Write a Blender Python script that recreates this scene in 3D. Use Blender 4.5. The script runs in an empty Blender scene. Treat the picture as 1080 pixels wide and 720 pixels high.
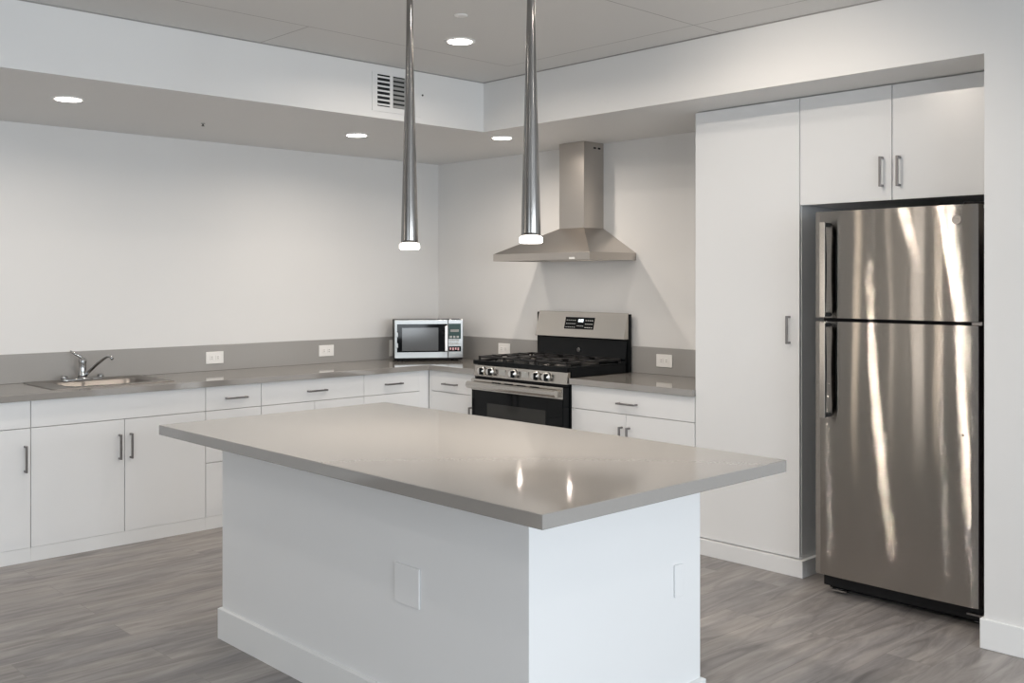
import bpy, math, random
from mathutils import Vector
random.seed(7)
PI = math.pi
scene = bpy.context.scene
COL = scene.collection

# ---------------------------------------------------------------- camera
cam = bpy.data.cameras.new('camera'); camo = bpy.data.objects.new('camera', cam); COL.objects.link(camo)
cam.sensor_width = 36.0; cam.lens = 36.0 * 1076.03 / 1080.0; cam.shift_y = -64.2 / 1080.0
cam.clip_start = 0.05; cam.clip_end = 100
camo.location = (6.459, -5.315, 1.5275); camo.rotation_euler = (PI / 2, 0, math.radians(46.418))
scene.camera = camo

# ---------------------------------------------------------------- light & exposure
scene.view_settings.view_transform = 'Standard'; scene.view_settings.look = 'None'
scene.view_settings.gamma = 1.0; scene.view_settings.use_curve_mapping = False
scene.view_settings.exposure = 0.5
DAY_E = 47.0        # east windows (right of the camera)
STREAK_L = 6.5         # unseen slit lights added for streaks on the fridge doors
DOWN = 5.6
DOWN_OFF = 2.6       # unseen ones added to light the island and cabinets
FILL_BIG = 39.0       # unseen wide window light added for cool fill           # each recessed downlight
FILL_SPOT = 16.0  # unseen spotlight added to warm the tall cabinets
PEND = 4.6
HOODL = 0.5
WARM = (1.0, 0.885, 0.77); NEUT = (1.0, 0.94, 0.88); DAYC = (0.875, 0.94, 1.0); WARM2 = (1.0, 0.84, 0.66)
w = bpy.data.worlds.new('world'); scene.world = w; w.use_nodes = True
bg = w.node_tree.nodes['Background']; bg.inputs[0].default_value = (0.75, 0.87, 1.0, 1); bg.inputs[1].default_value = 0.6

def area(name, loc, rot, sx, sy, power, color, shape='RECTANGLE', spread=PI, parent=None):
    l = bpy.data.lights.new(name, 'AREA'); l.shape = shape; l.size = sx; l.size_y = sy
    l.energy = power; l.color = color; l.spread = spread
    o = bpy.data.objects.new(name, l); COL.objects.link(o); o.location = loc; o.rotation_euler = rot
    if parent: o.parent = parent
    return o
XE, YS = 10.6, -10.2          # east and south walls of the room
WE = [(-1.5, -3.3), (-3.7, -5.5), (-5.9, -7.7)]
for a, b in WE:
    area('unseen_light', (XE + 0.02, (a + b) / 2, 1.45), (0, PI / 2 - 0.3, 0), 2.0, abs(a - b) - 0.1, DAY_E, DAYC, spread=math.radians(140))

# ---------------------------------------------------------------- materials
MATS = {}
def mat(name, color, rough=0.5, metal=0.0, emit=None, estr=0.0, noise=0.0, nscale=20.0, bump=0.0, bscale=200.0, stretch=None, coat=0.0, ior=1.5, spec=0.5, rnoise=0.0):
    m = bpy.data.materials.new(name); m.use_nodes = True; nt = m.node_tree; N = nt.nodes; L = nt.links
    b = N['Principled BSDF']
    b.inputs['Base Color'].default_value = (*color, 1); b.inputs['Roughness'].default_value = rough
    b.inputs['Metallic'].default_value = metal; b.inputs['IOR'].default_value = ior
    b.inputs['Specular IOR Level'].default_value = spec; b.inputs['Coat Weight'].default_value = coat
    tc = N.new('ShaderNodeTexCoord'); mp = N.new('ShaderNodeMapping'); L.new(tc.outputs['Object'], mp.inputs[0])
    if stretch: mp.inputs['Scale'].default_value = stretch
    if noise > 0 or rnoise > 0:
        n = N.new('ShaderNodeTexNoise'); n.inputs['Scale'].default_value = nscale; n.inputs['Detail'].default_value = 4
        L.new(mp.outputs[0], n.inputs['Vector'])
        if noise > 0:
            mx = N.new('ShaderNodeMix'); mx.data_type = 'RGBA'
            mx.inputs[6].default_value = (*[c * (1 - noise) for c in color], 1)
            mx.inputs[7].default_value = (*[min(1, c * (1 + noise)) for c in color], 1)
            L.new(n.outputs[0], mx.inputs[0]); L.new(mx.outputs[2], b.inputs['Base Color'])
        if rnoise > 0:
            mr = N.new('ShaderNodeMapRange'); mr.inputs[3].default_value = max(0, rough - rnoise); mr.inputs[4].default_value = rough + rnoise
            L.new(n.outputs[0], mr.inputs[0]); L.new(mr.outputs[0], b.inputs['Roughness'])
    if bump > 0:
        n2 = N.new('ShaderNodeTexNoise'); n2.inputs['Scale'].default_value = bscale; n2.inputs['Detail'].default_value = 2
        L.new(mp.outputs[0], n2.inputs['Vector'])
        bp = N.new('ShaderNodeBump'); bp.inputs['Strength'].default_value = bump; bp.inputs['Distance'].default_value = 0.002
        L.new(n2.outputs[0], bp.inputs['Height']); L.new(bp.outputs[0], b.inputs['Normal'])
    if emit:
        b.inputs['Emission Color'].default_value = (*emit, 1); b.inputs['Emission Strength'].default_value = estr
    MATS[name] = m
    return m

M_WALL = mat('wall_paint', (0.74, 0.738, 0.73), 0.55, bump=0.06, bscale=260, noise=0.01, nscale=3)
M_SOFF = mat('soffit_paint', (0.74, 0.738, 0.73), 0.5, bump=0.04, bscale=260, noise=0.01, nscale=3)
M_BASE = mat('baseboard_paint', (0.80, 0.81, 0.81), 0.35, noise=0.01, nscale=5)
M_CAB = mat('cabinet_laminate', (0.80, 0.81, 0.815), 0.28, noise=0.008, nscale=6)
M_GAP_SHADE = mat('carcass_gap_shade', (0.32, 0.31, 0.30), 0.5, noise=0.02)  # grey carries the shade in the gaps between white fronts
M_ISL = mat('island_paint', (0.80, 0.81, 0.815), 0.35, noise=0.01, nscale=4)
M_QUARTZ = mat('grey_quartz', (0.275, 0.261, 0.243), 0.07, noise=0.04, nscale=160, ior=2.4)
M_SPLASH = mat('backsplash_quartz', (0.35, 0.342, 0.33), 0.16, noise=0.04, nscale=160)
M_STEEL = mat('brushed_steel', (0.56, 0.53, 0.49), 0.24, 1.0, noise=0.015, nscale=3, stretch=(1, 1, 60), rnoise=0.02)
M_HOOD = mat('hood_steel', (0.52, 0.485, 0.45), 0.30, 1.0, noise=0.015, nscale=3, stretch=(1, 1, 60), rnoise=0.02)
M_SINK = mat('sink_steel', (0.30, 0.28, 0.26), 0.32, 1.0, noise=0.03, nscale=10)
M_PEND = mat('pendant_metal', (0.30, 0.29, 0.28), 0.16, 1.0, noise=0.02)
M_CHROME = mat('chrome', (0.42, 0.42, 0.42), 0.07, 1.0, noise=0.01)
M_NICKEL = mat('handle_nickel', (0.26, 0.25, 0.25), 0.32, 1.0, noise=0.03)
M_BLACK = mat('black_enamel', (0.008, 0.009, 0.010), 0.16, noise=0.1, spec=0.15)
M_MATTE = mat('black_matte', (0.010, 0.010, 0.011), 0.6, noise=0.1, spec=0.15)
M_IRON = mat('cast_iron', (0.012, 0.011, 0.011), 0.30, noise=0.15, nscale=60, bump=0.2, bscale=150)
M_GLASS = mat('oven_glass', (0.004, 0.005, 0.006), 0.05, noise=0.1, spec=0.18)
M_WINDOWG = mat('oven_window', (0.030, 0.030, 0.028), 0.06, noise=0.1, spec=0.3)
M_PLASTIC = mat('white_plastic', (0.84, 0.83, 0.81), 0.3, noise=0.01)
M_BURN = mat('burner_metal', (0.10, 0.095, 0.09), 0.4, 0.5, noise=0.05)
M_KNOB = mat('knob_satin', (0.72, 0.71, 0.69), 0.38, 0.8, noise=0.01)
M_SLOT = mat('slot_dark', (0.10, 0.095, 0.09), 0.6, noise=0.05)
M_DARK = mat('opening_shade', (0.01, 0.012, 0.013), 0.8, noise=0.1)  # near-black plates stand in for the shade inside openings
M_LENS = mat('lamp_lens', (0.95, 0.93, 0.9), 0.4, emit=(1.0, 0.95, 0.88), estr=9, noise=0.005)
M_PLENS = mat('pendant_lens', (0.95, 0.93, 0.9), 0.4, emit=(1.0, 0.95, 0.88), estr=6, noise=0.005)
M_DISP = mat('display_digits', (0.9, 0.95, 1.0), 0.4, emit=(0.9, 0.97, 1.0), estr=1.6, noise=0.005)
M_PRINT = mat('panel_print', (0.55, 0.55, 0.54), 0.5, noise=0.02)
M_PINK = mat('panel_print_pink', (0.72, 0.42, 0.45), 0.5, noise=0.02)
M_GREEN = mat('green_display', (0.015, 0.05, 0.042), 0.2, noise=0.05, spec=0.2)
M_MWSIL = mat('microwave_silver', (0.36, 0.365, 0.36), 0.33, 0.9, noise=0.02)
M_MWGLASS = mat('microwave_window', (0.09, 0.095, 0.10), 0.10, noise=0.05, nscale=300, spec=0.6)
M_BUT = mat('button_grey', (0.42, 0.43, 0.42), 0.4, noise=0.02)
M_FSIDE = mat('fridge_side', (0.015, 0.015, 0.016), 0.5, noise=0.05, spec=0.2)

def fridge_mat():
    m = mat('fridge_steel', (0.40, 0.375, 0.345), 0.04, 1.0)
    nt = m.node_tree; N = nt.nodes; L = nt.links; b = N['Principled BSDF']
    tc = N.new('ShaderNodeTexCoord')
    # gentle dents in the sheet metal, long in the vertical
    mp = N.new('ShaderNodeMapping'); mp.inputs['Scale'].default_value = (1, 1, 0.3); L.new(tc.outputs['Object'], mp.inputs[0])
    n = N.new('ShaderNodeTexNoise'); n.inputs['Scale'].default_value = 3.6; n.inputs['Detail'].default_value = 0.6; L.new(mp.outputs[0], n.inputs['Vector'])
    bp = N.new('ShaderNodeBump'); bp.inputs['Strength'].default_value = 1.0; bp.inputs['Distance'].default_value = 0.0012
    L.new(n.outputs[0], bp.inputs['Height'])
    # fine horizontal brushing: micro tilt of the normal up and down only
    sc = N.new('ShaderNodeVectorMath'); sc.operation = 'MULTIPLY'; sc.inputs[1].default_value = (91.7, 83.1, 20011.3); L.new(tc.outputs['Object'], sc.inputs[0])
    wn = N.new('ShaderNodeTexWhiteNoise'); wn.noise_dimensions = '3D'; L.new(sc.outputs[0], wn.inputs[0])
    sp = N.new('ShaderNodeSeparateColor'); L.new(wn.outputs['Color'], sp.inputs[0])
    a = N.new('ShaderNodeMath'); a.operation = 'ADD'; L.new(sp.outputs[0], a.inputs[0]); L.new(sp.outputs[1], a.inputs[1])
    c = N.new('ShaderNodeMath'); c.operation = 'MULTIPLY_ADD'; c.inputs[1].default_value = 0.50; c.inputs[2].default_value = -0.50; L.new(a.outputs[0], c.inputs[0])
    cx = N.new('ShaderNodeCombineXYZ'); L.new(c.outputs[0], cx.inputs[2])
    ad = N.new('ShaderNodeVectorMath'); ad.operation = 'ADD'; L.new(bp.outputs[0], ad.inputs[0]); L.new(cx.outputs[0], ad.inputs[1])
    nm = N.new('ShaderNodeVectorMath'); nm.operation = 'NORMALIZE'; L.new(ad.outputs[0], nm.inputs[0]); L.new(nm.outputs[0], b.inputs['Normal'])
    return m
M_FRIDGE = fridge_mat()

def floor_mat():
    m = bpy.data.materials.new('vinyl_plank'); m.use_nodes = True; nt = m.node_tree; N = nt.nodes; L = nt.links
    b = N['Principled BSDF']; tc = N.new('ShaderNodeTexCoord')
    mp = N.new('ShaderNodeMapping'); mp.inputs['Rotation'].default_value = (0, 0, PI / 2); L.new(tc.outputs['Object'], mp.inputs[0])
    br = N.new('ShaderNodeTexBrick'); br.inputs['Scale'].default_value = 1.0
    br.inputs['Brick Width'].default_value = 1.32; br.inputs['Row Height'].default_value = 0.195
    br.inputs['Mortar Size'].default_value = 0.0012; br.inputs['Mortar Smooth'].default_value = 0.3
    br.offset = 0.37; br.offset_frequency = 2
    br.inputs['Color1'].default_value = (0.275, 0.266, 0.262, 1); br.inputs['Color2'].default_value = (0.315, 0.304, 0.298, 1)
    br.inputs['Mortar'].default_value = (0.22, 0.21, 0.205, 1); L.new(mp.outputs[0], br.inputs['Vector'])
    # per-plank offset for the grain
    off = N.new('ShaderNodeVectorMath'); off.operation = 'ADD'
    sc = N.new('ShaderNodeVectorMath'); sc.operation = 'SCALE'; sc.inputs['Scale'].default_value = 40.0
    L.new(br.outputs['Color'], sc.inputs[0]); L.new(mp.outputs[0], off.inputs[0]); L.new(sc.outputs[0], off.inputs[1])
    m2 = N.new('ShaderNodeMapping'); m2.inputs['Scale'].default_value = (1.3, 9.0, 1.0); L.new(off.outputs[0], m2.inputs[0])
    n1 = N.new('ShaderNodeTexNoise'); n1.inputs['Scale'].default_value = 1.6; n1.inputs['Detail'].default_value = 7; n1.inputs['Roughness'].default_value = 0.62; n1.inputs['Distortion'].default_value = 1.1
    L.new(m2.outputs[0], n1.inputs['Vector'])
    r1 = N.new('ShaderNodeValToRGB'); r1.color_ramp.elements[0].position = 0.30; r1.color_ramp.elements[0].color = (0.56, 0.55, 0.545, 1)
    r1.color_ramp.elements[1].position = 0.70; r1.color_ramp.elements[1].color = (1.26, 1.24, 1.22, 1)
    L.new(n1.outputs[0], r1.inputs[0])
    m3 = N.new('ShaderNodeMapping'); m3.inputs['Scale'].default_value = (0.5, 3.0, 1.0); L.new(off.outputs[0], m3.inputs[0])
    n3 = N.new('ShaderNodeTexNoise'); n3.inputs['Scale'].default_value = 2.2; n3.inputs['Detail'].default_value = 3; L.new(m3.outputs[0], n3.inputs['Vector'])
    r3 = N.new('ShaderNodeValToRGB'); r3.color_ramp.elements[0].position = 0.35; r3.color_ramp.elements[0].color = (0.86, 0.86, 0.88, 1)
    r3.color_ramp.elements[1].position = 0.68; r3.color_ramp.elements[1].color = (1.09, 1.06, 1.03, 1)
    L.new(n3.outputs[0], r3.inputs[0])
    mu = N.new('ShaderNodeMix'); mu.data_type = 'RGBA'; mu.blend_type = 'MULTIPLY'; mu.inputs[0].default_value = 1.0
    L.new(br.outputs['Color'], mu.inputs[6]); L.new(r1.outputs[0], mu.inputs[7])
    mu2 = N.new('ShaderNodeMix'); mu2.data_type = 'RGBA'; mu2.blend_type = 'MULTIPLY'; mu2.inputs[0].default_value = 1.0
    L.new(mu.outputs[2], mu2.inputs[6]); L.new(r3.outputs[0], mu2.inputs[7])
    L.new(mu2.outputs[2], b.inputs['Base Color'])
    b.inputs['Roughness'].default_value = 0.42
    bp = N.new('ShaderNodeBump'); bp.inputs['Strength'].default_value = 0.25; bp.inputs['Distance'].default_value = 0.001
    L.new(n1.outputs[0], bp.inputs['Height']); L.new(bp.outputs[0], b.inputs['Normal'])
    return m
M_FLOOR = floor_mat()

def ceiling_mat():
    m = bpy.data.materials.new('ceiling_panels'); m.use_nodes = True; nt = m.node_tree; N = nt.nodes; L = nt.links
    b = N['Principled BSDF']; b.inputs['Roughness'].default_value = 0.6
    tc = N.new('ShaderNodeTexCoord'); sp = N.new('ShaderNodeSeparateXYZ'); L.new(tc.outputs['Object'], sp.inputs[0])
    def math_(op, a, bb=None):
        n = N.new('ShaderNodeMath'); n.operation = op
        for i, v in enumerate((a, bb)):
            if v is None: continue
            if isinstance(v, (int, float)): n.inputs[i].default_value = v
            else: L.new(v, n.inputs[i])
        return n.outputs[0]
    X, Y = sp.outputs[0], sp.outputs[1]
    def at(coord, v): return math_('LESS_THAN', math_('ABSOLUTE', math_('SUBTRACT', coord, v)), 0.0035)
    l1 = math_('MULTIPLY', at(X, 2.095), math_('LESS_THAN', Y, -1.195))
    l2 = math_('MULTIPLY', at(Y, -1.195), math_('GREATER_THAN', X, 2.095))
    l3 = math_('MULTIPLY', at(Y, -2.555), math_('LESS_THAN', X, 2.095))
    l4 = at(X, 3.43)
    mask = math_('MAXIMUM', math_('MAXIMUM', l1, l2), math_('MAXIMUM', l3, l4))
    mx = N.new('ShaderNodeMix'); mx.data_type = 'RGBA'; mx.inputs[6].default_value = (0.70, 0.695, 0.68, 1); mx.inputs[7].default_value = (0.44, 0.43, 0.42, 1)
    L.new(mask, mx.inputs[0]); L.new(mx.outputs[2], b.inputs['Base Color'])
    return m
M_CEIL = ceiling_mat()

# ---------------------------------------------------------------- mesh helpers
class MB:
    def __init__(s): s.v = []; s.f = []; s.smooth = []
    def add(s, vs, fs, smooth=False):
        n = len(s.v); s.v += [tuple(v) for v in vs]; s.f += [tuple(i + n for i in f) for f in fs]; s.smooth += [smooth] * len(fs); return s
    def box(s, x0, x1, y0, y1, z0, z1):
        x0, x1 = sorted((x0, x1)); y0, y1 = sorted((y0, y1)); z0, z1 = sorted((z0, z1))
        vs = [(x, y, z) for x in (x0, x1) for y in (y0, y1) for z in (z0, z1)]
        return s.add(vs, [(0, 1, 3, 2), (4, 6, 7, 5), (0, 4, 5, 1), (2, 3, 7, 6), (0, 2, 6, 4), (1, 5, 7, 3)])
    def hexa(s, b, t):     # bottom 4 and top 4 corners, both counter-clockwise from above
        return s.add(list(b) + list(t), [(3, 2, 1, 0), (4, 5, 6, 7), (0, 1, 5, 4), (1, 2, 6, 5), (2, 3, 7, 6), (3, 0, 4, 7)])
    def lathe(s, prof, c=(0, 0, 0), n=32, axis='z', smooth=True):
        rings = []
        vs = []
        for r, h in prof:
            for k in range(n):
                a = 2 * PI * k / n; p = (r * math.cos(a), r * math.sin(a), h)
                if axis == 'x': p = (h, p[0], p[1])
                elif axis == 'y': p = (p[0], -h, p[1])
                vs.append((c[0] + p[0], c[1] + p[1], c[2] + p[2]))
        fs = []
        for i in range(len(prof) - 1):
            for k in range(n):
                k2 = (k + 1) % n; fs.append((i * n + k, i * n + k2, (i + 1) * n + k2, (i + 1) * n + k))
        s.add(vs, fs, smooth)
        m = len(s.v) - len(vs)
        s.f.append(tuple(m + k for k in reversed(range(n)))); s.smooth.append(False)
        s.f.append(tuple(m + (len(prof) - 1) * n + k for k in range(n))); s.smooth.append(False)
        return s
    def tube(s, pts, r, n=12, r2=None, up=None):
        pts = [Vector(p) for p in pts]; vs = []; N_ = len(pts)
        for i, p in enumerate(pts):
            t = (pts[min(i + 1, N_ - 1)] - pts[max(i - 1, 0)]).normalized()
            u = Vector(up) if up else (Vector((0, 0, 1)) if abs(t.z) < 0.9 else Vector((1, 0, 0)))
            a = t.cross(u).normalized(); b = t.cross(a).normalized()
            rr = r if r2 is None else r + (r2 - r) * i / (N_ - 1)
            for k in range(n):
                an = 2 * PI * k / n; vs.append(p + a * rr * math.cos(an) + b * rr * math.sin(an))
        fs = [(i * n + k, i * n + (k + 1) % n, (i + 1) * n + (k + 1) % n, (i + 1) * n + k) for i in range(N_ - 1) for k in range(n)]
        s.add(vs, fs, True); m = len(s.v) - len(vs)
        s.f.append(tuple(m + k for k in reversed(range(n)))); s.smooth.append(False)
        s.f.append(tuple(m + (N_ - 1) * n + k for k in range(n))); s.smooth.append(False)
        return s
    def build(s, name, m, parent=None, bevel=0.0, segs=2, origin=None):
        o3 = Vector(origin) if origin else Vector((0, 0, 0))
        me = bpy.data.meshes.new(name); me.from_pydata([Vector(v) - o3 for v in s.v], [], s.f); me.materials.append(m)
        for p, sm in zip(me.polygons, s.smooth): p.use_smooth = sm
        import bmesh
        bm = bmesh.new(); bm.from_mesh(me); bmesh.ops.recalc_face_normals(bm, faces=bm.faces); bm.to_mesh(me); bm.free()
        o = bpy.data.objects.new(name, me); COL.objects.link(o); o.location = o3
        if parent:
            o.parent = parent; pw = Vector(parent.get('_o', (0, 0, 0)))
            o.location = o3 - pw
        if bevel > 0:
            md = o.modifiers.new('bevel', 'BEVEL'); md.width = bevel; md.segments = segs; md.limit_method = 'ANGLE'; md.angle_limit = math.radians(40)
        return o

def thing(name, label, cat, loc=(0, 0, 0), group=None, rz=0.0):
    o = bpy.data.objects.new(name, None); COL.objects.link(o); o.empty_display_size = 0.1
    o.location = loc; o.rotation_euler = (0, 0, rz); o['label'] = label; o['category'] = cat
    if group: o['group'] = group
    WP[o.name] = Vector(loc)
    return o
WP = {}
def tag(o, label, cat, group=None):
    o['label'] = label; o['category'] = cat
    if group: o['group'] = group
    return o
def part(name, mb, m, parent, bevel=0.0, segs=2, label=None):
    """mb is in world coordinates (parents are unrotated); the part is stored relative to its thing"""
    off = WP.get(parent.name, Vector((0, 0, 0)))
    mb.v = [tuple(Vector(v) - off) for v in mb.v]
    o = mb.build(name, m, None, bevel, segs); o.parent = parent
    WP[o.name] = off
    if label: o['label'] = label
    return o
def struct(name, mb, m, bevel=0.0):
    o = mb.build(name, m, None, bevel); o['kind'] = 'structure'; return o
def dup(root, loc, label=None, rz=None):
    def cp(o, par):
        c = o.copy(); COL.objects.link(c)
        if par: c.parent = par
        for ch in [x for x in bpy.data.objects if x.parent == o]: cp(ch, c)
        return c
    r = cp(root, None); r.location = loc
    if rz is not None: r.rotation_euler = (0, 0, rz)
    if label: r['label'] = label
    return r

# ---------------------------------------------------------------- room shell
ZF, ZT = 2.4727, 2.7877       # soffit underside, main ceiling
XS, YB = 1.626, -0.966        # faces of the left and the back soffit
XA = 4.739                    # right cheek of the fridge alcove
T = 0.15
struct('floor', MB().box(-T, XE + T, YS - T, T, -0.1, 0), M_FLOOR)
struct('ceiling', MB().box(-T, XE + T, YS - T, T, ZT, ZT + 0.12), M_CEIL)
WLY = [(-8.05, -8.35), (-9.40, -9.55)]  # unseen slits added in the left wall for fridge reflections
wl_ = MB(); ys0 = [0.0] + [v for ab in WLY for v in ab] + [YS]
for i in range(0, len(ys0), 2): wl_.box(-T, 0, ys0[i], ys0[i + 1], 0, ZT)
struct('wall_left', wl_, M_WALL)
struct('wall_back', MB().box(-T, XA, 0, T, 0, ZT), M_WALL)
struct('wall_right', MB().box(XA, XE, YB, T, 0, ZT), M_WALL)
struct('trim_1', MB().box(0, XS, YS, YB, ZF, ZT), M_SOFF)
struct('trim_2', MB().box(0, XA, YB, 0, ZF, ZT), M_SOFF)
# dark strip standing in for the shadow gap between soffits and ceiling
struct('shadow_gap_strip', MB().box(XS, XS + 0.004, YS, YB - 0.004, ZT - 0.006, ZT).box(XS, XE, YB - 0.004, YB, ZT - 0.006, ZT), M_GAP_SHADE)
# east wall with windows
e = MB(); zb0, zb1 = 0.4, 2.5
ys = [YB] + [v for ab in WE for v in ab] + [YS]
e.box(XE, XE + T, YS, YB, 0, zb0).box(XE, XE + T, YS, YB, zb1, ZT)
for i in range(0, len(ys), 2): e.box(XE, XE + T, ys[i], ys[i + 1], zb0, zb1)
struct('wall_east', e, M_WALL)
for i, (a, b) in enumerate(WE):
    f = MB().box(XE + 0.05, XE + 0.1, a, a - 0.05, zb0, zb1).box(XE + 0.05, XE + 0.1, b, b + 0.05, zb0, zb1).box(XE + 0.05, XE + 0.1, b + 0.05, a - 0.05, zb0, zb0 + 0.05).box(XE + 0.05, XE + 0.1, b + 0.05, a - 0.05, zb1 - 0.05, zb1)
    struct('window_%d' % (i + 1), f, M_PLASTIC)
# south wall: slits added for fridge reflections, wide opening added for fill
WS = [(-0.0, 0.0)]
WSX = [(0.05, 0.34, 'd'), (0.56, 0.72, 'w'), (6.2, 9.2, 'b')]
s_ = MB(); xs = [0.0]
for a, b, k in WSX: xs += [a, b]
xs.append(XE)
for i in range(0, len(xs), 2): s_.box(xs[i], xs[i + 1], YS - T, YS, 0, ZT)
for a, b, k in WSX: s_.box(a, b, YS - T, YS, 2.6, ZT).box(a, b, YS - T, YS, 0, 0.05)
struct('wall_south', s_, M_WALL)
for i, (a, b, k) in enumerate(WSX):
    area('unseen_light', ((a + b) / 2, YS - 0.04, 1.325), (PI / 2 - (0.3 if k == 'b' else 0), 0, 0), b - a, 2.4 if k == 'b' else 2.54, FILL_BIG if k == 'b' else STREAK_L * (b - a) / 0.3, DAYC if k == 'b' else WARM2 if k == 'w' else WARM)  # added lights: warm strips for door streaks, wide panel for fill

for i, (a, b) in enumerate(WLY):
    area('unseen_light', (-0.04, (a + b) / 2, 1.39), (0, -PI / 2, 0), 2.7, abs(a - b), STREAK_L * abs(a - b) / 0.3, WARM2 if i == 0 else WARM)  # added warm strip lights behind the left-wall slits

# baseboards
struct('baseboard_right', MB().box(XA - 0.014, XE, YB - 0.014, YB, 0, 0.125).box(XA - 0.014, XA, YB, -0.3, 0, 0.125), M_BASE, 0.004)
struct('baseboard_left', MB().box(0, 0.014, YS, -4.42, 0, 0.125), M_BASE, 0.004)
struct('baseboard_south', MB().box(0.014, XE, YS, YS + 0.014, 0, 0.125), M_BASE, 0.004)

# ---------------------------------------------------------------- pulls
def pull(parent, c, along, out, L=0.145):
    """square D pull; c = middle on the face, along/out are unit vectors"""
    c = Vector(c); a = Vector(along); o = Vector(out); s = a.cross(o); mb = MB(); t = 0.0055; st = 0.030
    def bar(p, q, ax, u, v):
        p, q = Vector(p), Vector(q); vs = []
        for e_ in (p, q):
            for su, sv in ((-1, -1), (1, -1), (1, 1), (-1, 1)): vs.append(e_ + u * su * t + v * sv * t)
        mb.add(vs, [(0, 1, 2, 3), (7, 6, 5, 4), (0, 4, 5, 1), (1, 5, 6, 2), (2, 6, 7, 3), (3, 7, 4, 0)])
    h = L / 2
    bar(c - a * h + o * st, c + a * h + o * st, a, s, o)
    for q in (-1, 1): bar(c + a * q * (h - t) + o * 0.0, c + a * q * (h - t) + o * (st - t), o, s, a)
    return part('handle', mb, M_NICKEL, parent, 0.0012, 1)

FX, FY = 0.639, -0.615       # cabinet face planes (left run, back run)
TH = 0.018; G = 0.0018
Z0, Z1, ZD = 0.076, 0.8765, 0.727
def unit(name, label, axis, a, b, fronts, z0=Z0, z1=0.8745, group=None, toe=True, depth=0.6, cat='cabinet', front=None):
    """axis 'x': face plane x=FX, a..b along y.  axis 'y': face plane y=FY, a..b along x.
    fronts: (kind, a0, a1, z0, z1, handle) handle = (pos, z) centre or None, ('v'|'h')"""
    fx = FX; fy = FY
    base = (0.3, (a + b) / 2, z0 if not toe else 0) if axis == 'x' else ((a + b) / 2, -0.3, z0 if not toe else 0)
    t = thing(name, label, cat, base, group or 'white base cabinets')
    def B(mb, p0, p1, d0, d1, zz0, zz1):   # d measured back from the face plane
        if axis == 'x': mb.box(fx - d1, fx - d0, p0, p1, zz0, zz1)
        else: mb.box(p0, p1, fy + d0, fy + d1, zz0, zz1)
        return mb
    part('body', B(MB(), a + 0.0005, b - 0.0005, TH + 0.001, depth + 0.01, z0 if not toe else 0.0, z1 if name != 'sink_cabinet' else 0.74), M_GAP_SHADE if toe else M_CAB, t)
    if name == 'sink_cabinet':
        part('side_panel', B(MB(), a + 0.0005, a + 0.0185, TH + 0.001, depth + 0.01, 0.7405, z1), M_GAP_SHADE, t)
        part('side_panel', B(MB(), b - 0.0185, b - 0.0005, TH + 0.001, depth + 0.01, 0.7405, z1), M_GAP_SHADE, t)
    if toe: part('toe_kick', B(MB(), a + 0.0004, b - 0.0004, 0.001, TH, 0.0, z0 + 0.0012), M_BASE, t, 0.0005)
    for k, a0, a1, q0, q1, h in fronts:
        f = part(k, B(MB(), a0 + G, a1 - G, 0, TH, q0 + G, q1 - G), M_CAB, t, 0.0015)
        if h:
            o_, pos, zz = h
            if axis == 'x': pull(f, (fx, pos, zz), (0, 1, 0) if o_ == 'h' else (0, 0, 1), (1, 0, 0))
            else: pull(f, (pos, fy, zz), (1, 0, 0) if o_ == 'h' else (0, 0, 1), (0, -1, 0))
    return t

# left run
zh = 0.797; zv = 0.565
unit('base_cabinet', 'white one-door base cabinet left of the sink cabinet, cut by the left photo edge', 'x', -3.85, -3.387,
     [('drawer', -3.85, -3.387, ZD, Z1, None), ('door', -3.85, -3.387, Z0, ZD, ('v', -3.418, 0.562))])
unit('base_cabinet', 'white base cabinet at the far open end of the left run, outside the photo', 'x', -4.313, -3.85,
     [('drawer', -4.313, -3.85, ZD, Z1, ('h', -4.08, zh)), ('door', -4.313, -3.85, Z0, ZD, ('v', -3.88, zv))])
unit('sink_cabinet', 'wide white two-door base cabinet under the steel sink with a plain panel on top', 'x', -3.387, -2.366,
     [('false_front', -3.387, -2.366, ZD, Z1, None), ('door', -3.387, -2.869, Z0, ZD, ('v', -2.902, 0.571)), ('door', -2.869, -2.366, Z0, ZD, ('v', -2.836, 0.571))])
unit('drawer_cabinet', 'narrow white drawer cabinet just right of the sink cabinet, partly behind the island', 'x', -2.366, -1.985,
     [('drawer', -2.366, -1.985, ZD, Z1, ('h', -2.165, zh)), ('drawer', -2.366, -1.985, 0.408, ZD, ('h', -2.165, 0.62)), ('drawer', -2.366, -1.985, Z0, 0.408, ('h', -2.165, 0.33))])
unit('base_cabinet', 'white base cabinet with the widest drawer of the left run, below the left-wall outlets', 'x', -1.985, -1.189,
     [('drawer', -1.985, -1.189, ZD, Z1, ('h', -1.575, zh)), ('door', -1.985, -1.587, Z0, ZD, ('v', -1.62, zv)), ('door', -1.587, -1.189, Z0, ZD, ('v', -1.554, zv))])
unit('corner_cabinet', 'white left-run base cabinet ending in a blank filler panel at the inside corner', 'x', -1.189, -0.597,
     [('drawer', -1.189, -0.6983, ZD, Z1, ('h', -0.942, zh)), ('door', -1.189, -0.6983, Z0, ZD, ('v', -1.155, zv)), ('filler_panel', -0.7019, -0.6156, Z0, Z1, None)])
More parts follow.
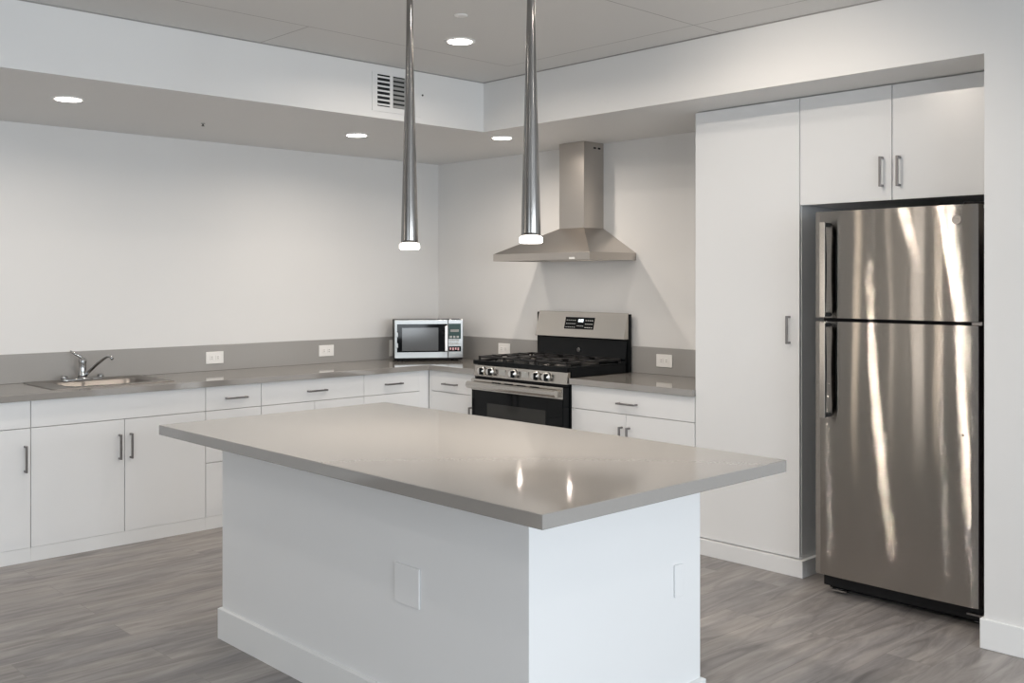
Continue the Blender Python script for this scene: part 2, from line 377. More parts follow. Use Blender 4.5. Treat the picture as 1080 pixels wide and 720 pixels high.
# back run
unit('base_cabinet', 'white base cabinet between the inside corner and the stainless range', 'y', 0.6395, 1.168,
     [('drawer', 0.665, 1.168, ZD, Z1, ('h', 0.892, 0.788)), ('door', 0.665, 1.168, Z0, ZD, ('v', 1.118, zv + 0.01)), ('filler_panel', 0.6395, 0.665, Z0, Z1, None)])
unit('base_cabinet', 'white two-door base cabinet between the stainless range and the tall pantry', 'y', 2.063, 3.011,
     [('drawer', 2.063, 3.011, ZD, Z1, ('h', 2.527, 0.791)), ('door', 2.063, 2.508, Z0, ZD, ('v', 2.479, 0.58)), ('door', 2.508, 3.011, Z0, ZD, ('v', 2.537, 0.58))])
# pantry
ZP = 2.4672
pt = thing('pantry_cabinet', 'tall white single-door pantry cabinet between worktop and fridge', 'cabinet', (3.34, -0.3, 0))
part('body', MB().box(3.0135, 3.672, FY + TH + 0.001, -0.001, 0, ZF - .0005), M_CAB, pt, 0.001)
d = part('door', MB().box(3.016, 3.670, FY, FY + TH, 0.094, ZP), M_CAB, pt, 0.0015)
pull(d, (3.613, FY, 1.272), (0, 0, 1), (0, -1, 0))
part('toe_kick', MB().box(3.0135, 3.697, FY - 0.016, FY + TH, 0, 0.088).box(3.673, 3.697, FY + TH, -0.02, 0, 0.088), M_CAB, pt, 0.002)
# uppers
uc = thing('upper_cabinet', 'white two-door wall cabinet above the refrigerator', 'cabinet', (4.2, -0.3, 1.915))
part('body', MB().box(3.6745, 4.736, FY + TH + 0.001, -0.001, 1.915, ZF - .0005), M_CAB, uc)
d = part('door', MB().box(3.6745, 4.1655, FY, FY + TH, 1.915, ZP), M_CAB, uc, 0.0015); pull(d, (4.121, FY, 2.053), (0, 0, 1), (0, -1, 0))
d = part('door', MB().box(4.170, 4.736, FY, FY + TH, 1.915, ZP), M_CAB, uc, 0.0015); pull(d, (4.207, FY, 2.050), (0, 0, 1), (0, -1, 0))

# ---------------------------------------------------------------- worktops
ZC0, ZC1 = 0.876, 0.914
CX, CY = 0.662, -0.638
SX0, SX1, SY0, SY1 = 0.135, 0.490, -3.13, -2.60     # sink cut-out
ct = thing('countertop', 'long L-shaped grey quartz worktop holding the sink and the microwave', 'countertop', (0.3, -2.0, ZC0))
mb = MB()
def poly_slab(mb, cells, z0, z1):
    """cells = list of rectangles sharing full edges"""
    for x0, x1, y0, y1 in cells: mb.box(x0, x1, y0, y1, z0, z1)
mb = MB()
xs_ = [0.001, SX0, SX1, CX, 1.170]; ys_ = [-4.33, SY0, SY1, CY, -0.001]
def inside(i, j):
    if i == 3: return j == 3
    if i == 1 and j == 1: return False
    return True
idx = {}
def vid(i, j, k):
    key = (i, j, k)
    if key not in idx: idx[key] = len(mb.v); mb.v.append((xs_[i], ys_[j], (ZC0, ZC1)[k]))
    return idx[key]
def q(*ids): mb.f.append(tuple(ids)); mb.smooth.append(False)
cells = {(i, j) for i in range(4) for j in range(4) if inside(i, j)}
for i, j in cells:
    q(vid(i, j, 1), vid(i + 1, j, 1), vid(i + 1, j + 1, 1), vid(i, j + 1, 1))
    q(vid(i, j + 1, 0), vid(i + 1, j + 1, 0), vid(i + 1, j, 0), vid(i, j, 0))
    if (i - 1, j) not in cells: q(vid(i, j, 0), vid(i, j, 1), vid(i, j + 1, 1), vid(i, j + 1, 0))
    if (i + 1, j) not in cells: q(vid(i + 1, j, 0), vid(i + 1, j + 1, 0), vid(i + 1, j + 1, 1), vid(i + 1, j, 1))
    if (i, j - 1) not in cells: q(vid(i, j, 0), vid(i + 1, j, 0), vid(i + 1, j, 1), vid(i, j, 1))
    if (i, j + 1) not in cells: q(vid(i, j + 1, 0), vid(i, j + 1, 1), vid(i + 1, j + 1, 1), vid(i + 1, j + 1, 0))
part('worktop', mb, M_QUARTZ, ct, 0.002)
def splash(mb, label): tag(mb.build('backsplash', M_SPLASH, None, 0.0015), label, 'backsplash')
splash(MB().box(0.001, 0.019, -4.33, -0.0195, ZC1 + .0003, 1.089), 'long low grey quartz backsplash strip along the left wall behind the sink')
splash(MB().box(0.001, 1.190, -0.019, -0.001, ZC1 + .0003, 1.089), 'low grey quartz backsplash strip on the back wall, from corner to range')
ct2 = thing('countertop', 'short grey quartz worktop between range and pantry', 'countertop', (2.53, -0.3, ZC0))
part('worktop', MB().box(2.062, 3.0125, CY, -0.001, ZC0, ZC1), M_QUARTZ, ct2, 0.002)
splash(MB().box(2.064, 3.0125, -0.019, -0.001, ZC1 + .0003, 1.089), 'short grey quartz backsplash strip between range and pantry')

# ---------------------------------------------------------------- sink and faucet
def rrect(x0, x1, y0, y1, r, n=6):
    out = []
    for cx, cy, a0 in ((x1 - r, y1 - r, 0), (x0 + r, y1 - r, 90), (x0 + r, y0 + r, 180), (x1 - r, y0 + r, 270)):
        for k in range(n + 1):
            a = math.radians(a0 + 90 * k / n); out.append((cx + r * math.cos(a), cy + r * math.sin(a)))
    return out
sk = thing('sink', 'shallow stainless drop-in sink set in the left worktop', 'sink', (0.31, -2.865, ZC1))
def ringmesh(loops, close_bottom=True):
    mb = MB(); n = len(loops[0][0]); vs = []
    for pts, z in loops: vs += [(x, y, z) for x, y in pts]
    fs = [(i * n + k, i * n + (k + 1) % n, (i + 1) * n + (k + 1) % n, (i + 1) * n + k) for i in range(len(loops) - 1) for k in range(n)]
    mb.add(vs, fs, True)
    if close_bottom: mb.f.append(tuple((len(loops) - 1) * n + k for k in range(n))); mb.smooth.append(False)
    return mb
part('basin', ringmesh([(rrect(0.025, 0.547, -3.235, -2.512, .03), ZC1 + .0005), (rrect(0.025, 0.547, -3.235, -2.512, .03), ZC1 + .004), (rrect(0.03, 0.542, -3.23, -2.517, .028), ZC1 + .0055),
    (rrect(0.15, 0.485, -3.12, -2.61, .07), ZC1 + .005), (rrect(0.155, 0.48, -3.115, -2.615, .07), ZC1 - .003), (rrect(0.17, 0.465, -3.10, -2.63, .06), ZC1 - .13), (rrect(0.20, 0.435, -3.07, -2.66, .05), ZC1 - .15)]), M_SINK, sk)
part('drain', MB().lathe([(0.045, 0), (0.045, .004), (0.03, .004), (0.028, .001)], (0.317, -2.865, ZC1 - .149), 24), M_CHROME, sk, label='round chrome drain')
zr = ZC1 + 0.0055
fc = thing('faucet', 'chrome single-lever kitchen faucet standing behind the sink basin', 'faucet', (0.10, -2.905, zr))
part('deck_plate', ringmesh([(rrect(0.072, 0.128, -3.03, -2.78, .026), zr), (rrect(0.072, 0.128, -3.03, -2.78, .026), zr + .012), (rrect(0.078, 0.122, -3.024, -2.786, .021), zr + .016)]), M_CHROME, fc)
for yy in (-3.015, -2.795):
    part('end_cap', MB().lathe([(0.019, 0), (0.021, .006), (0.018, .017), (0.010, .021)], (0.10, yy, zr + 0.010), 20), M_CHROME, fc)
part('body', MB().lathe([(0.027, 0), (0.026, .02), (0.022, .035), (0.0215, .085), (0.024, .10), (0.021, .118), (0.010, .126)], (0.10, -2.905, zr + 0.012), 28), M_CHROME, fc)
part('lever', MB().tube([(0.10, -2.905, zr + .128), (0.098, -2.918, zr + .142), (0.092, -2.94, zr + .155), (0.085, -2.975, zr + .178)], 0.011, 12, 0.006), M_CHROME, fc)
sp_ = [(0.11, -2.897, zr + .020), (0.16, -2.882, zr + .058), (0.22, -2.864, zr + .100), (0.28, -2.846, zr + .138), (0.315, -2.836, zr + .152), (0.34, -2.829, zr + .150), (0.355, -2.825, zr + .136)]
part('spout', MB().tube(sp_, 0.010, 14, 0.009), M_CHROME, fc)

# ---------------------------------------------------------------- outlets
M_PLATE = M_ISL
def outlet(c, out, label, w=0.128, h=0.082, blank=False, horiz=True, group='wall outlets'):
    """c = centre on the surface; out: '+x' or '-y'"""
    t = thing('wall_plate', label, 'wall plate', c, 'blank plates on the island') if blank else thing('outlet', label, 'outlet', c, 'outlets in the backsplash')
    def B(mb, u0, u1, v0, v1, d0, d1):
        if out == '+x': mb.box(c[0] + d0, c[0] + d1, c[1] + u0, c[1] + u1, c[2] + v0, c[2] + v1)
        else: mb.box(c[0] + u0, c[0] + u1, c[1] - d1, c[1] - d0, c[2] + v0, c[2] + v1)
        return mb
    part('cover_plate', B(MB(), -w / 2, w / 2, -h / 2, h / 2, 0.0005, 0.007), M_PLATE if blank else M_PLASTIC, t, 0.002)
    if not blank:
        mb = MB(); sls = []
        for s in (-1, 1):
            cu, cv = (s * w * 0.17, 0) if horiz else (0, s * h * 0.17)
            B(mb, cu - .016, cu + .016, cv - .016, cv + .016, 0.007, 0.010)
            for s2 in (-1, 1):
                sl = MB(); sls.append(sl)
                if horiz: B(sl, cu - .006, cu + .005, cv + s2 * .006 - .0012, cv + s2 * .006 + .0012, 0.0098, 0.0104)
                else: B(sl, cu + s2 * .006 - .0012, cu + s2 * .006 + .0012, cv - .006, cv + .005, 0.0098, 0.0104)
        r = part('receptacle', mb, M_PLASTIC, t, 0.002)
        for sl in sls: part('slot', sl, M_SLOT, r)
    return t
outlet((0.019, -1.988, 1.003), '+x', 'white outlet on the left backsplash, the nearer to the sink')
outlet((0.019, -1.092, 1.008), '+x', 'white outlet on the left backsplash, midway between sink and microwave')
outlet((0.019, -0.470, 1.000), '+x', 'white outlet on the left backsplash, half hidden behind the microwave', w=0.082, h=0.128, horiz=False)
outlet((0.812, -0.019, 1.010), '-y', 'white outlet on the back backsplash, between microwave and range')
outlet((2.335, -0.019, 1.006), '-y', 'white outlet on the back backsplash, right of the range')

# ---------------------------------------------------------------- island
IX0, IX1, IY0, IY1 = 2.445, 4.315, -3.205, -2.36
isl = thing('kitchen_island', 'large white kitchen island with an overhanging grey quartz top', 'kitchen island', ((IX0 + IX1) / 2, (IY0 + IY1) / 2, 0))
part('base', MB().box(IX0, IX1, IY0, IY1, 0, 0.8724), M_ISL, isl, 0.002)
bb = MB(); o_ = 0.014; hb = 0.132
def baseb(mb, x0, x1, y0, y1, t, h):
    outer0 = [(x0 - t, y0 - t), (x1 + t, y0 - t), (x1 + t, y1 + t), (x0 - t, y1 + t)]
    inner = [(x0, y0), (x1, y0), (x1, y1), (x0, y1)]
    lo = [(*p_, 0) for p_ in outer0]; hi = [(*p_, h - 0.005) for p_ in outer0]; tp = [(x0 - t * .4, y0 - t * .4, h), (x1 + t * .4, y0 - t * .4, h), (x1 + t * .4, y1 + t * .4, h), (x0 - t * .4, y1 + t * .4, h)]; ti = [(*p_, h) for p_ in inner]; bi = [(*p_, 0) for p_ in inner]
    vs = lo + hi + tp + ti + bi; fs = []
    for L_ in range(5):
        for k in range(4):
            a = L_ * 4 + k; b2 = L_ * 4 + (k + 1) % 4; n_ = ((L_ + 1) % 5) * 4
            fs.append((a, b2, n_ + (k + 1) % 4, n_ + k))
    mb.add(vs, fs)
baseb(bb, IX0, IX1, IY0, IY1, o_, hb)
part('baseboard', bb, M_BASE, isl, label='white baseboard wrapped around the foot of the island')
part('worktop', MB().box(2.284, 4.577, -3.414, -2.225, 0.8725, 0.914), M_QUARTZ, isl, 0.0025, label='polished grey quartz worktop')
outlet((3.735, IY0, 0.505), '-y', 'blank square white cover plate on the long front of the island', w=0.134, h=0.134, blank=True)
outlet((IX1, -2.49, 0.50), '+x', 'faint white cover plate on the bright short end of the island', w=0.045, h=0.11, blank=True)

# ---------------------------------------------------------------- lamps
def downlight(x, y, z, label, r=0.083, power=None, color=None):
    t = thing('recessed_light', label, 'ceiling light', (x, y, z), 'recessed ceiling lights')
    n = 36
    part('trim_ring', MB().lathe([(r, 0), (r, -0.003), (r - .006, -0.006), (r - .020, -0.006), (r - .022, -0.001)], (x, y, z), n), M_PLASTIC, t)
    part('lens', MB().lathe([(r - .021, -0.0062), (r - .021, -0.0075), (r - 0.03, -0.0085), (0.004, -0.009)], (x, y, z), n), M_LENS, t)
    l = area('lamp', (0, 0, -0.012), (0, 0, 0), 0.075, 0.075, power or DOWN, color or WARM, 'DISK', math.radians(165), t)
    return t
downlight(1.028, -3.33, ZF, 'round recessed light in the left soffit, the one nearest the left edge of the photo')
downlight(0.974, -1.486, ZF, 'round recessed light in the left soffit, below and left of the air vent')
downlight(1.530, -0.715, ZF, 'round recessed light in the soffit corner, between the two pendant lamps')
downlight(2.384, -1.815, ZT, 'round recessed light in the high ceiling between the two pendant lamps')
downlight(3.700, -1.725, ZT, 'round recessed light cut by the top edge of the photo, right of both pendant lamps', power=DOWN * .5)
OFFP = [(3.1, -4.4), (4.9, -2.6), (3.75, -2.6), (6.2, -2.6), (2.3, -6.0), (5.0, -5.6), (7.6, -4.4), (1.03, -5.2), (4.2, -8.0), (7.6, -8.0)]  # unseen downlights added to brighten island and cabinets
for k, (x, y) in enumerate(OFFP):
    downlight(x, y, ZF if x < XS else ZT, 'added unseen round recessed light that brightens the room', power=DOWN_OFF, color=NEUT)['group'] = 'added unseen ceiling lights'

def pendant(x, y, zb, label):
    t = thing('pendant_light', label, 'pendant lamp', (x, y, ZT), 'pendant lamps over the island')
    r0 = 0.0415
    part('lens', MB().lathe([(r0 - .006, zb), (r0, zb + .004), (r0, zb + .020), (r0 - .004, zb + .024)], (x, y, 0), 32), M_PLENS, t)
    part('shade', MB().lathe([(0.0355, zb + .0242), (0.0355, zb + .04), (0.0328, zb + .15), (0.0258, zb + .41), (0.0197, zb + .64), (0.0150, zb + .83), (0.0130, zb + 1.0), (0.0120, ZT - .022)], (x, y, 0), 40), M_PEND, t, label='long tapering polished metal shade')
    part('canopy', MB().lathe([(0.055, ZT - .0225), (0.06, ZT - .018), (0.06, ZT - .0005)], (x, y, 0), 32), M_CHROME, t)
    area('lamp', (0, 0, zb - 0.004 - ZT), (0, 0, 0), .065, .065, PEND, WARM, 'DISK', PI, t)
    return t
pendant(3.139, -2.735, 1.655, 'slim tapering chrome pendant lamp over the island, the left one')
pendant(3.848, -2.736, 1.6615, 'slim tapering chrome pendant lamp over the island, the right one in front of the hood')

def added_spot(x, y, label):  # added spotlight, casts the soffit shadow onto the cabinets
    t = thing('added_spotlight', label, 'spotlight', (x, y, ZT))
    part('base', MB().lathe([(0.045, ZT - .012), (0.05, ZT - .008), (0.05, ZT - .0005)], (x, y, 0), 24), M_PLASTIC, t)
    part('stem', MB().lathe([(0.008, ZT - .060), (0.008, ZT - .0125)], (x, y, 0), 12), M_PLASTIC, t)
    part('head', MB().lathe([(0.030, -.045), (0.036, -.03), (0.036, .045), (0.030, .050)], (x, y, ZT - .085), 24, 'y'), M_PLASTIC, t)
    l = bpy.data.lights.new('lamp', 'SPOT'); l.energy = FILL_SPOT; l.color = WARM; l.spot_size = math.radians(120); l.spot_blend = 0.7; l.shadow_soft_size = 0.006
    o = bpy.data.objects.new('lamp', l); COL.objects.link(o); o.parent = t; o.location = (0, .052, -.085); o.rotation_euler = (math.radians(47), 0, 0)
added_spot(3.86, -2.13, 'added unseen white ceiling spotlight that warms the tall cabinets')
tag(MB().lathe([(0.032, 0), (0.032, -0.004), (0.015, -0.007)], (2.781, -2.15, ZT), 28).build('ceiling_disc', M_PLASTIC), 'small round white disc standing in for a bright streak on the high ceiling', 'sprinkler')  # disc put in for a thin bright streak
sp1 = thing('ceiling_disc', 'tiny dark sprinkler head in the underside of the left soffit', 'sprinkler', (0.734, -2.432, ZF))
part('escutcheon', MB().lathe([(0.014, 0), (0.013, -0.003), (0.008, -.005)], (0.734, -2.432, ZF), 20), M_BUT, sp1)
part('nozzle', MB().lathe([(0.004, -0.005), (0.004, -0.014), (0.010, -0.015), (0.010, -0.017)], (0.734, -2.432, ZF), 16), M_SLOT, sp1)

# ---------------------------------------------------------------- air vent
vt = thing('air_vent', 'white wall vent with dark louvred openings high on the left soffit face', 'vent', (XS, -1.66, 2.62))
y0v, y1v, z0v, z1v = -1.836, -1.478, 2.512, 2.738
banks = [(-1.799, -1.707), (-1.686, -1.598), (-1.577, -1.542)]
zl, zh_ = 2.542, 2.734 - .006
fr = MB().box(XS + .0005, XS + .0055, y0v, y1v, z0v, zl).box(XS + .0005, XS + .0055, y0v, y1v, zh_, z1v)
yy = [y0v] + [v for b_ in banks for v in b_] + [y1v]
for i in range(0, len(yy), 2): fr.box(XS + .0005, XS + .0055, yy[i], yy[i + 1], zl, zh_)
part('frame', fr, M_SOFF, vt)
part('duct_shade', MB().box(XS + .0004, XS + .001, y0v + .01, y1v - .01, z0v + .01, z1v - .01), M_DARK, vt)  # flat black sheet stands in for the dark duct interior
M_SLAT2 = mat('louvre_shaded_grey', (0.30, 0.30, 0.29), 0.5, noise=0.02)  # grey copy holds the shade of the differently tilted louvres
for bi, (a, b) in enumerate(banks):
    for k in range(7):
        zc = zl + (zh_ - zl) * (k + 0.42) / 7
        mb = MB(); hh = 0.0060 if bi == 0 else 0.0095
        mb.hexa([(XS + .001, a, zc + .003 - hh * .6), (XS + .009, a, zc - hh), (XS + .009, b, zc - hh), (XS + .001, b, zc + .003 - hh * .6)], [(XS + .001, a, zc + .004 + hh * .4), (XS + .009, a, zc + hh * .7), (XS + .009, b, zc + hh * .7), (XS + .001, b, zc + .004 + hh * .4)])
        part('louvre', mb, M_SOFF if bi == 0 else M_SLAT2, vt)
tag(MB().lathe([(0.006, 0.0005), (0.006, 0.004), (0.003, 0.006)], (XS, -1.462, 2.645), 12, 'x').build('screw', M_SLOT), 'tiny dark screw in the soffit face right of the air vent', 'screw')

# ---------------------------------------------------------------- range hood
HX0, HX1, HY = 1.175, 2.082, -0.468
HZ0, HZ1, HZ2 = 1.663, 1.712, 1.886
CX0, CX1, CYH = 1.560, 1.792, -0.200
hd = thing('range_hood', 'stainless pyramid chimney range hood on the back wall above the range', 'range hood', (1.62, -0.2, HZ0))
rim = MB()
b_ = [(HX0, HY, HZ0), (HX1, HY, HZ0), (HX1, -.001, HZ0), (HX0, -.001, HZ0)]
t_ = [(HX0, HY, HZ1), (HX1, HY, HZ1), (HX1, -.001, HZ1), (HX0, -.001, HZ1)]
inn = 0.03
i0 = [(HX0 + inn, HY + inn, HZ0), (HX1 - inn, HY + inn, HZ0), (HX1 - inn, -.03, HZ0), (HX0 + inn, -.03, HZ0)]
i1 = [(x, y, HZ0 + .02) for x, y, z in i0]
vs = b_ + t_ + i0 + i1
rim.add(vs, [(0, 1, 5, 4), (1, 2, 6, 5), (2, 3, 7, 6), (3, 0, 4, 7), (0, 8, 9, 1), (1, 9, 10, 2), (2, 10, 11, 3), (3, 11, 8, 0), (8, 12, 13, 9), (9, 13, 14, 10), (10, 14, 15, 11), (11, 15, 12, 8), (15, 14, 13, 12), (4, 5, 6, 7)])
part('rim', rim, M_HOOD, hd, 0.001)
e4 = 0.0
part('canopy', MB().hexa([(HX0, HY, HZ1), (HX1, HY, HZ1), (HX1, -.001, HZ1), (HX0, -.001, HZ1)], [(CX0, CYH, HZ2), (CX1, CYH, HZ2), (CX1, -.001, HZ2), (CX0, -.001, HZ2)]), M_HOOD, hd, 0.0008)
ch = part('chimney', MB().box(CX0, CX1, CYH, -.001, HZ2, ZF - .001), M_HOOD, hd, 0.001)
for zz in (2.428,):
    for yv in (-0.105, -0.06):
        part('vent_slot', MB().box(CX1, CX1 + .0012, yv, yv + .026, zz, zz + .012), M_DARK, ch)
part('filter', MB().box(HX0 + .05, HX1 - .05, HY + .12, -.05, HZ0 + .012, HZ0 + .019), M_HOOD, hd)
part('switch_panel', MB().box(1.905, 1.955, HY - .0015, HY, HZ0 + .004, HZ0 + .018), M_PLASTIC, hd, label='small white badge on the front rim')
for xx, yy2 in ((1.372, -.405), (1.842, -.405)):
    lt = part('hood_lamp', MB().lathe([(0.018, HZ0 + .0195), (0.018, HZ0 + .014), (0.015, HZ0 + .012)], (xx, yy2, 0), 24), M_LENS, hd)
    area('lamp', (xx - 1.62, yy2 + .2, 0.010), (0, 0, 0), .03, .03, HOODL, WARM, 'DISK', PI, hd)

# ---------------------------------------------------------------- range
RX0, RX1 = 1.174, 2.060
rg = thing('gas_range', 'freestanding stainless gas range with black grates and oven window', 'stove', (1.606, -0.33, 0))
part('body', MB().box(RX0, RX1 - .001, -.615, -.02, 0.03, 0.905), M_BLACK, rg, 0.002)
part('leg', MB().box(RX0 + .05, RX0 + .09, -.55, -.51, 0, 0.03), M_MATTE, rg)
part('leg', MB().box(RX1 - .09, RX1 - .05, -.55, -.51, 0, 0.03), M_MATTE, rg)
part('leg', MB().box(RX0 + .05, RX0 + .09, -.11, -.07, 0, 0.03), M_MATTE, rg)
part('leg', MB().box(RX1 - .09, RX1 - .05, -.11, -.07, 0, 0.03), M_MATTE, rg)
# cooktop: black tray with raised rim
cz = 0.972
ck = MB().box(RX0 - .002, RX1 + .002, -.612, -.085, .9165, cz).box(RX0 - .002, RX1 + .002, -.650, -.612, .9525, cz)
ck.box(RX0 - .002, RX1 + .002, -.655, -.635, .9525, cz + .010).box(RX0 - .002, RX0 + .018, -.635, -.085, cz, cz + .010).box(RX1 - .018, RX1 + .002, -.635, -.085, cz, cz + .010)
ckt = part('cooktop', ck, M_BLACK, rg, 0.003)
# control panel (slightly raked)
cp = MB().hexa([(RX0 + .004, -.652, .872), (RX1 - .004, -.652, .872), (RX1 - .004, -.615, .872), (RX0 + .004, -.615, .872)], [(RX0 + .004, -.642, .949), (RX1 - .004, -.642, .949), (RX1 - .004, -.615, .949), (RX0 + .004, -.615, .949)])
cpn = part('control_panel', MB().add(cp.v, cp.f), M_STEEL, rg, 0.002, label='stainless front strip carrying five knobs')
part('panel_gap', MB().box(RX0 + .01, RX1 - .01, -.648, -.615, .858, .8715), M_MATTE, rg)
for kx in (1.262, 1.350, 1.572, 1.785, 1.880):
    kn = part('knob', MB().lathe([(0.030, 0), (0.030, .008), (0.024, .012), (0.022, .030), (0.018, .034)], (kx, -.649, .911), 24, 'y'), M_KNOB, rg)
    part('knob_grip', MB().box(kx + .010, kx + .022, -.690, -.660, .889, .933), M_BLACK, kn, 0.003)
for kx in (1.46, 1.68): part('burner_legend', MB().box(kx - .03, kx + .03, -.6508, -.6475, .893, .93), M_BUT, cpn)
# oven door
dy = -.680
dr = part('oven_door', MB().box(RX0 + .012, RX1 - .008, dy, -.618, .235, .857), M_GLASS, rg, 0.004, label='black glass oven door')
part('door_trim', MB().box(RX0 + .012, RX1 - .008, dy - .005, dy, .782, .857), M_STEEL, dr, 0.002)
part('oven_window', MB().box(1.345, 1.90, dy - .0015, dy, .36, .70), M_WINDOWG, dr)
for xv in (1.40, 1.52, 1.64, 1.76): part('vent_slot', MB().box(xv, xv + .085, dy - .0062, dy - .005, .838, .846), M_DARK, dr)
hp = []
hx0, hx1 = RX0 + .012, RX1 - .03
prof = [(-.703, .792), (-.728, .797), (-.738, .812), (-.736, .832), (-.722, .842), (-.707, .838)]
hm = MB(); vs = [(hx0, y, z) for y, z in prof] + [(hx1, y, z) for y, z in prof]; n = len(prof)
hm.add(vs, [(k, (k + 1) % n, n + (k + 1) % n, n + k) for k in range(n)] + [tuple(range(n))[::-1], tuple(range(n, 2 * n))])
hm.box(hx0 + .002, hx0 + .035, -.705, dy - .0052, .797, .835).box(hx1 - .035, hx1 - .002, -.705, dy - .0052, .797, .835)
part('door_handle', hm, M_STEEL, dr, 0.002)
part('storage_drawer', MB().box(RX0 + .012, RX1 - .008, dy, -.618, .06, .225), M_STEEL, rg, 0.003)
# backguard
bgd = part('backguard', MB().box(RX0 + .02, RX1 - .001, -.05, -.021, .905, 1.302), M_BLACK, rg, 0.003)
lw = MB().hexa([(RX0 + .045, -.078, .973), (RX1 - .012, -.078, .973), (RX1 - .012, -.05, .973), (RX0 + .045, -.05, .973)], [(RX0 + .045, -.052, 1.128), (RX1 - .012, -.052, 1.128), (RX1 - .012, -.05, 1.128), (RX0 + .045, -.05, 1.128)])
lower = part('lower_panel', lw, M_GLASS, rg, 0.002)
sv = MB().hexa([(RX0 + .045, -.098, 1.134), (RX1 - .004, -.098, 1.134), (RX1 - .004, -.05, 1.134), (RX0 + .045, -.05, 1.134)], [(RX0 + .047, -.055, 1.309), (RX1 - .004, -.055, 1.309), (RX1 - .004, -.05, 1.309), (RX0 + .047, -.05, 1.309)])
svp = part('console', sv, M_STEEL, rg, 0.002, label='slanted stainless console of the backguard')
def console_y(z): return -.098 + (.043) * (z - 1.134) / .175
def onconsole(mb, x0, x1, z0, z1, d=0.002):
    return mb.hexa([(x0, console_y(z0) - d, z0), (x1, console_y(z0) - d, z0), (x1, console_y(z0) + .001, z0), (x0, console_y(z0) + .001, z0)], [(x0, console_y(z1) - d, z1), (x1, console_y(z1) - d, z1), (x1, console_y(z1) + .001, z1), (x0, console_y(z1) + .001, z1)])
dsp = part('display', onconsole(MB(), 1.497, 1.770, 1.190, 1.272), M_BLACK, svp)
segs_ = MB()
# clock digits 3:00-like seven segment strokes are tiny: a bright numeral block
def seg_digit(mb, x, z, w_, h_, which):
    s = {'a': (x, x + w_, z + h_ - .0025, z + h_), 'd': (x, x + w_, z, z + .0025), 'g': (x, x + w_, z + h_ / 2 - .00125, z + h_ / 2 + .00125),
         'f': (x, x + .0025, z + h_ / 2, z + h_), 'e': (x, x + .0025, z, z + h_ / 2), 'b': (x + w_ - .0025, x + w_, z + h_ / 2, z + h_), 'c': (x + w_ - .0025, x + w_, z, z + h_ / 2)}
    for c_ in which: onconsole(mb, *s[c_], d=.0028)
for i, wh in enumerate(('bc', 'abged', 'abcdef', 'abcdef')): seg_digit(segs_, 1.617 + i * .0125 + (.004 if i > 1 else 0), 1.240, .009, .018, wh)
part('clock_digits', segs_, M_DISP, dsp)
pr = MB()
for i in range(5):
    for j in range(3):
        x = 1.510 + i * .019; onconsole(pr, x, x + .011, 1.200 + j * .024, 1.204 + j * .024, .0026)
for i in range(4):
    for j in range(3):
        x = 1.690 + i * .019; onconsole(pr, x, x + .011, 1.200 + j * .024, 1.205 + j * .024, .0026)
for i in range(4): onconsole(pr, 1.615 + i * .016, 1.625 + i * .016, 1.210, 1.214, .0026)
part('button_print', pr, M_PRINT, dsp)
part('badge', MB().lathe([(0.016, 0), (0.016, .002), (0.013, .003)], (1.622, -.0700, 1.045), 24, 'y'), M_NICKEL, lower, label='small round metal badge')
# burners and grates
for bx, by, br_ in ((1.335, -.50, .048), (1.335, -.235, .038), (1.606, -.37, .052), (1.877, -.50, .042), (1.877, -.235, .048)):
    bn = part('burner', MB().lathe([(br_ + .012, 0), (br_ + .012, .006), (br_, .010), (br_, .014)], (bx, by, cz), 28), M_BURN, ckt)
    part('burner_cap', MB().lathe([(br_ - .003, .0142), (br_ - .003, .021), (br_ - .010, .024)], (bx, by, cz), 28), M_IRON, bn)
def grate(x0, x1, y0, y1):
    mb = MB(); z1 = cz + .038; z0 = z1 - .014; b = .013
    for yy in (y0, y1 - b, (y0 + y1) / 2 - b / 2): mb.box(x0, x1, yy, yy + b, z0, z1)
    for xx in (x0, x1 - b): mb.box(xx, xx + b, y0, y1, z0, z1)
    for cy_ in ((3 * y0 + y1) / 4, (y0 + 3 * y1) / 4):
        xm = (x0 + x1) / 2
        mb.box(x0, xm - .028, cy_ - b / 2, cy_ + b / 2, z0, z1 + .003).box(xm + .028, x1, cy_ - b / 2, cy_ + b / 2, z0, z1 + .003)
        dq = (y1 - y0) / 4
        mb.box(xm - b / 2, xm + b / 2, cy_ + .03, cy_ + dq, z0, z1 + .003).box(xm - b / 2, xm + b / 2, cy_ - dq, cy_ - .03, z0, z1 + .003)
    for xx in (x0, x1 - .014):
        for yy in (y0, y1 - .014): mb.box(xx, xx + .014, yy, yy + .014, cz + .0002, z0 + .002)
    return mb
for a, b in ((RX0 + .022, 1.452), (1.457, 1.755), (1.760, RX1 - .022)):
    part('grate', grate(a, b, -.628, -.105), M_IRON, rg, 0.003, 2)

# ---------------------------------------------------------------- microwave (angled in the corner)
mwp = Vector((0.253, -0.640, ZC1)); dirv = Vector((0.285, 0.430, 0)).normalized(); rz = math.atan2(dirv.y, dirv.x)
mw = thing('microwave', 'silver countertop microwave oven angled in the kitchen corner', 'microwave', tuple(mwp), rz=rz)
W_, D_, H_ = 0.528, 0.262, 0.313
z00 = 0.014
def lp(name, mb, m, parent, bevel=0.0, label=None):
    o = mb.build(name, m, None, bevel); o.parent = parent
    if label: o['label'] = label
    return o
lp('body', MB().box(0.004, W_ - .004, 0.020, D_, z00, H_), M_FSIDE, mw, 0.003)
for fx_ in (.04, W_ - .07):
    for fy_ in (.03, D_ - .05): lp('foot', MB().box(fx_, fx_ + .03, fy_, fy_ + .02, 0, z00), M_MATTE, mw)
lp('lower_base', MB().box(0.008, W_ - .008, 0.006, .020, z00 - .004, .028), M_MATTE, mw)
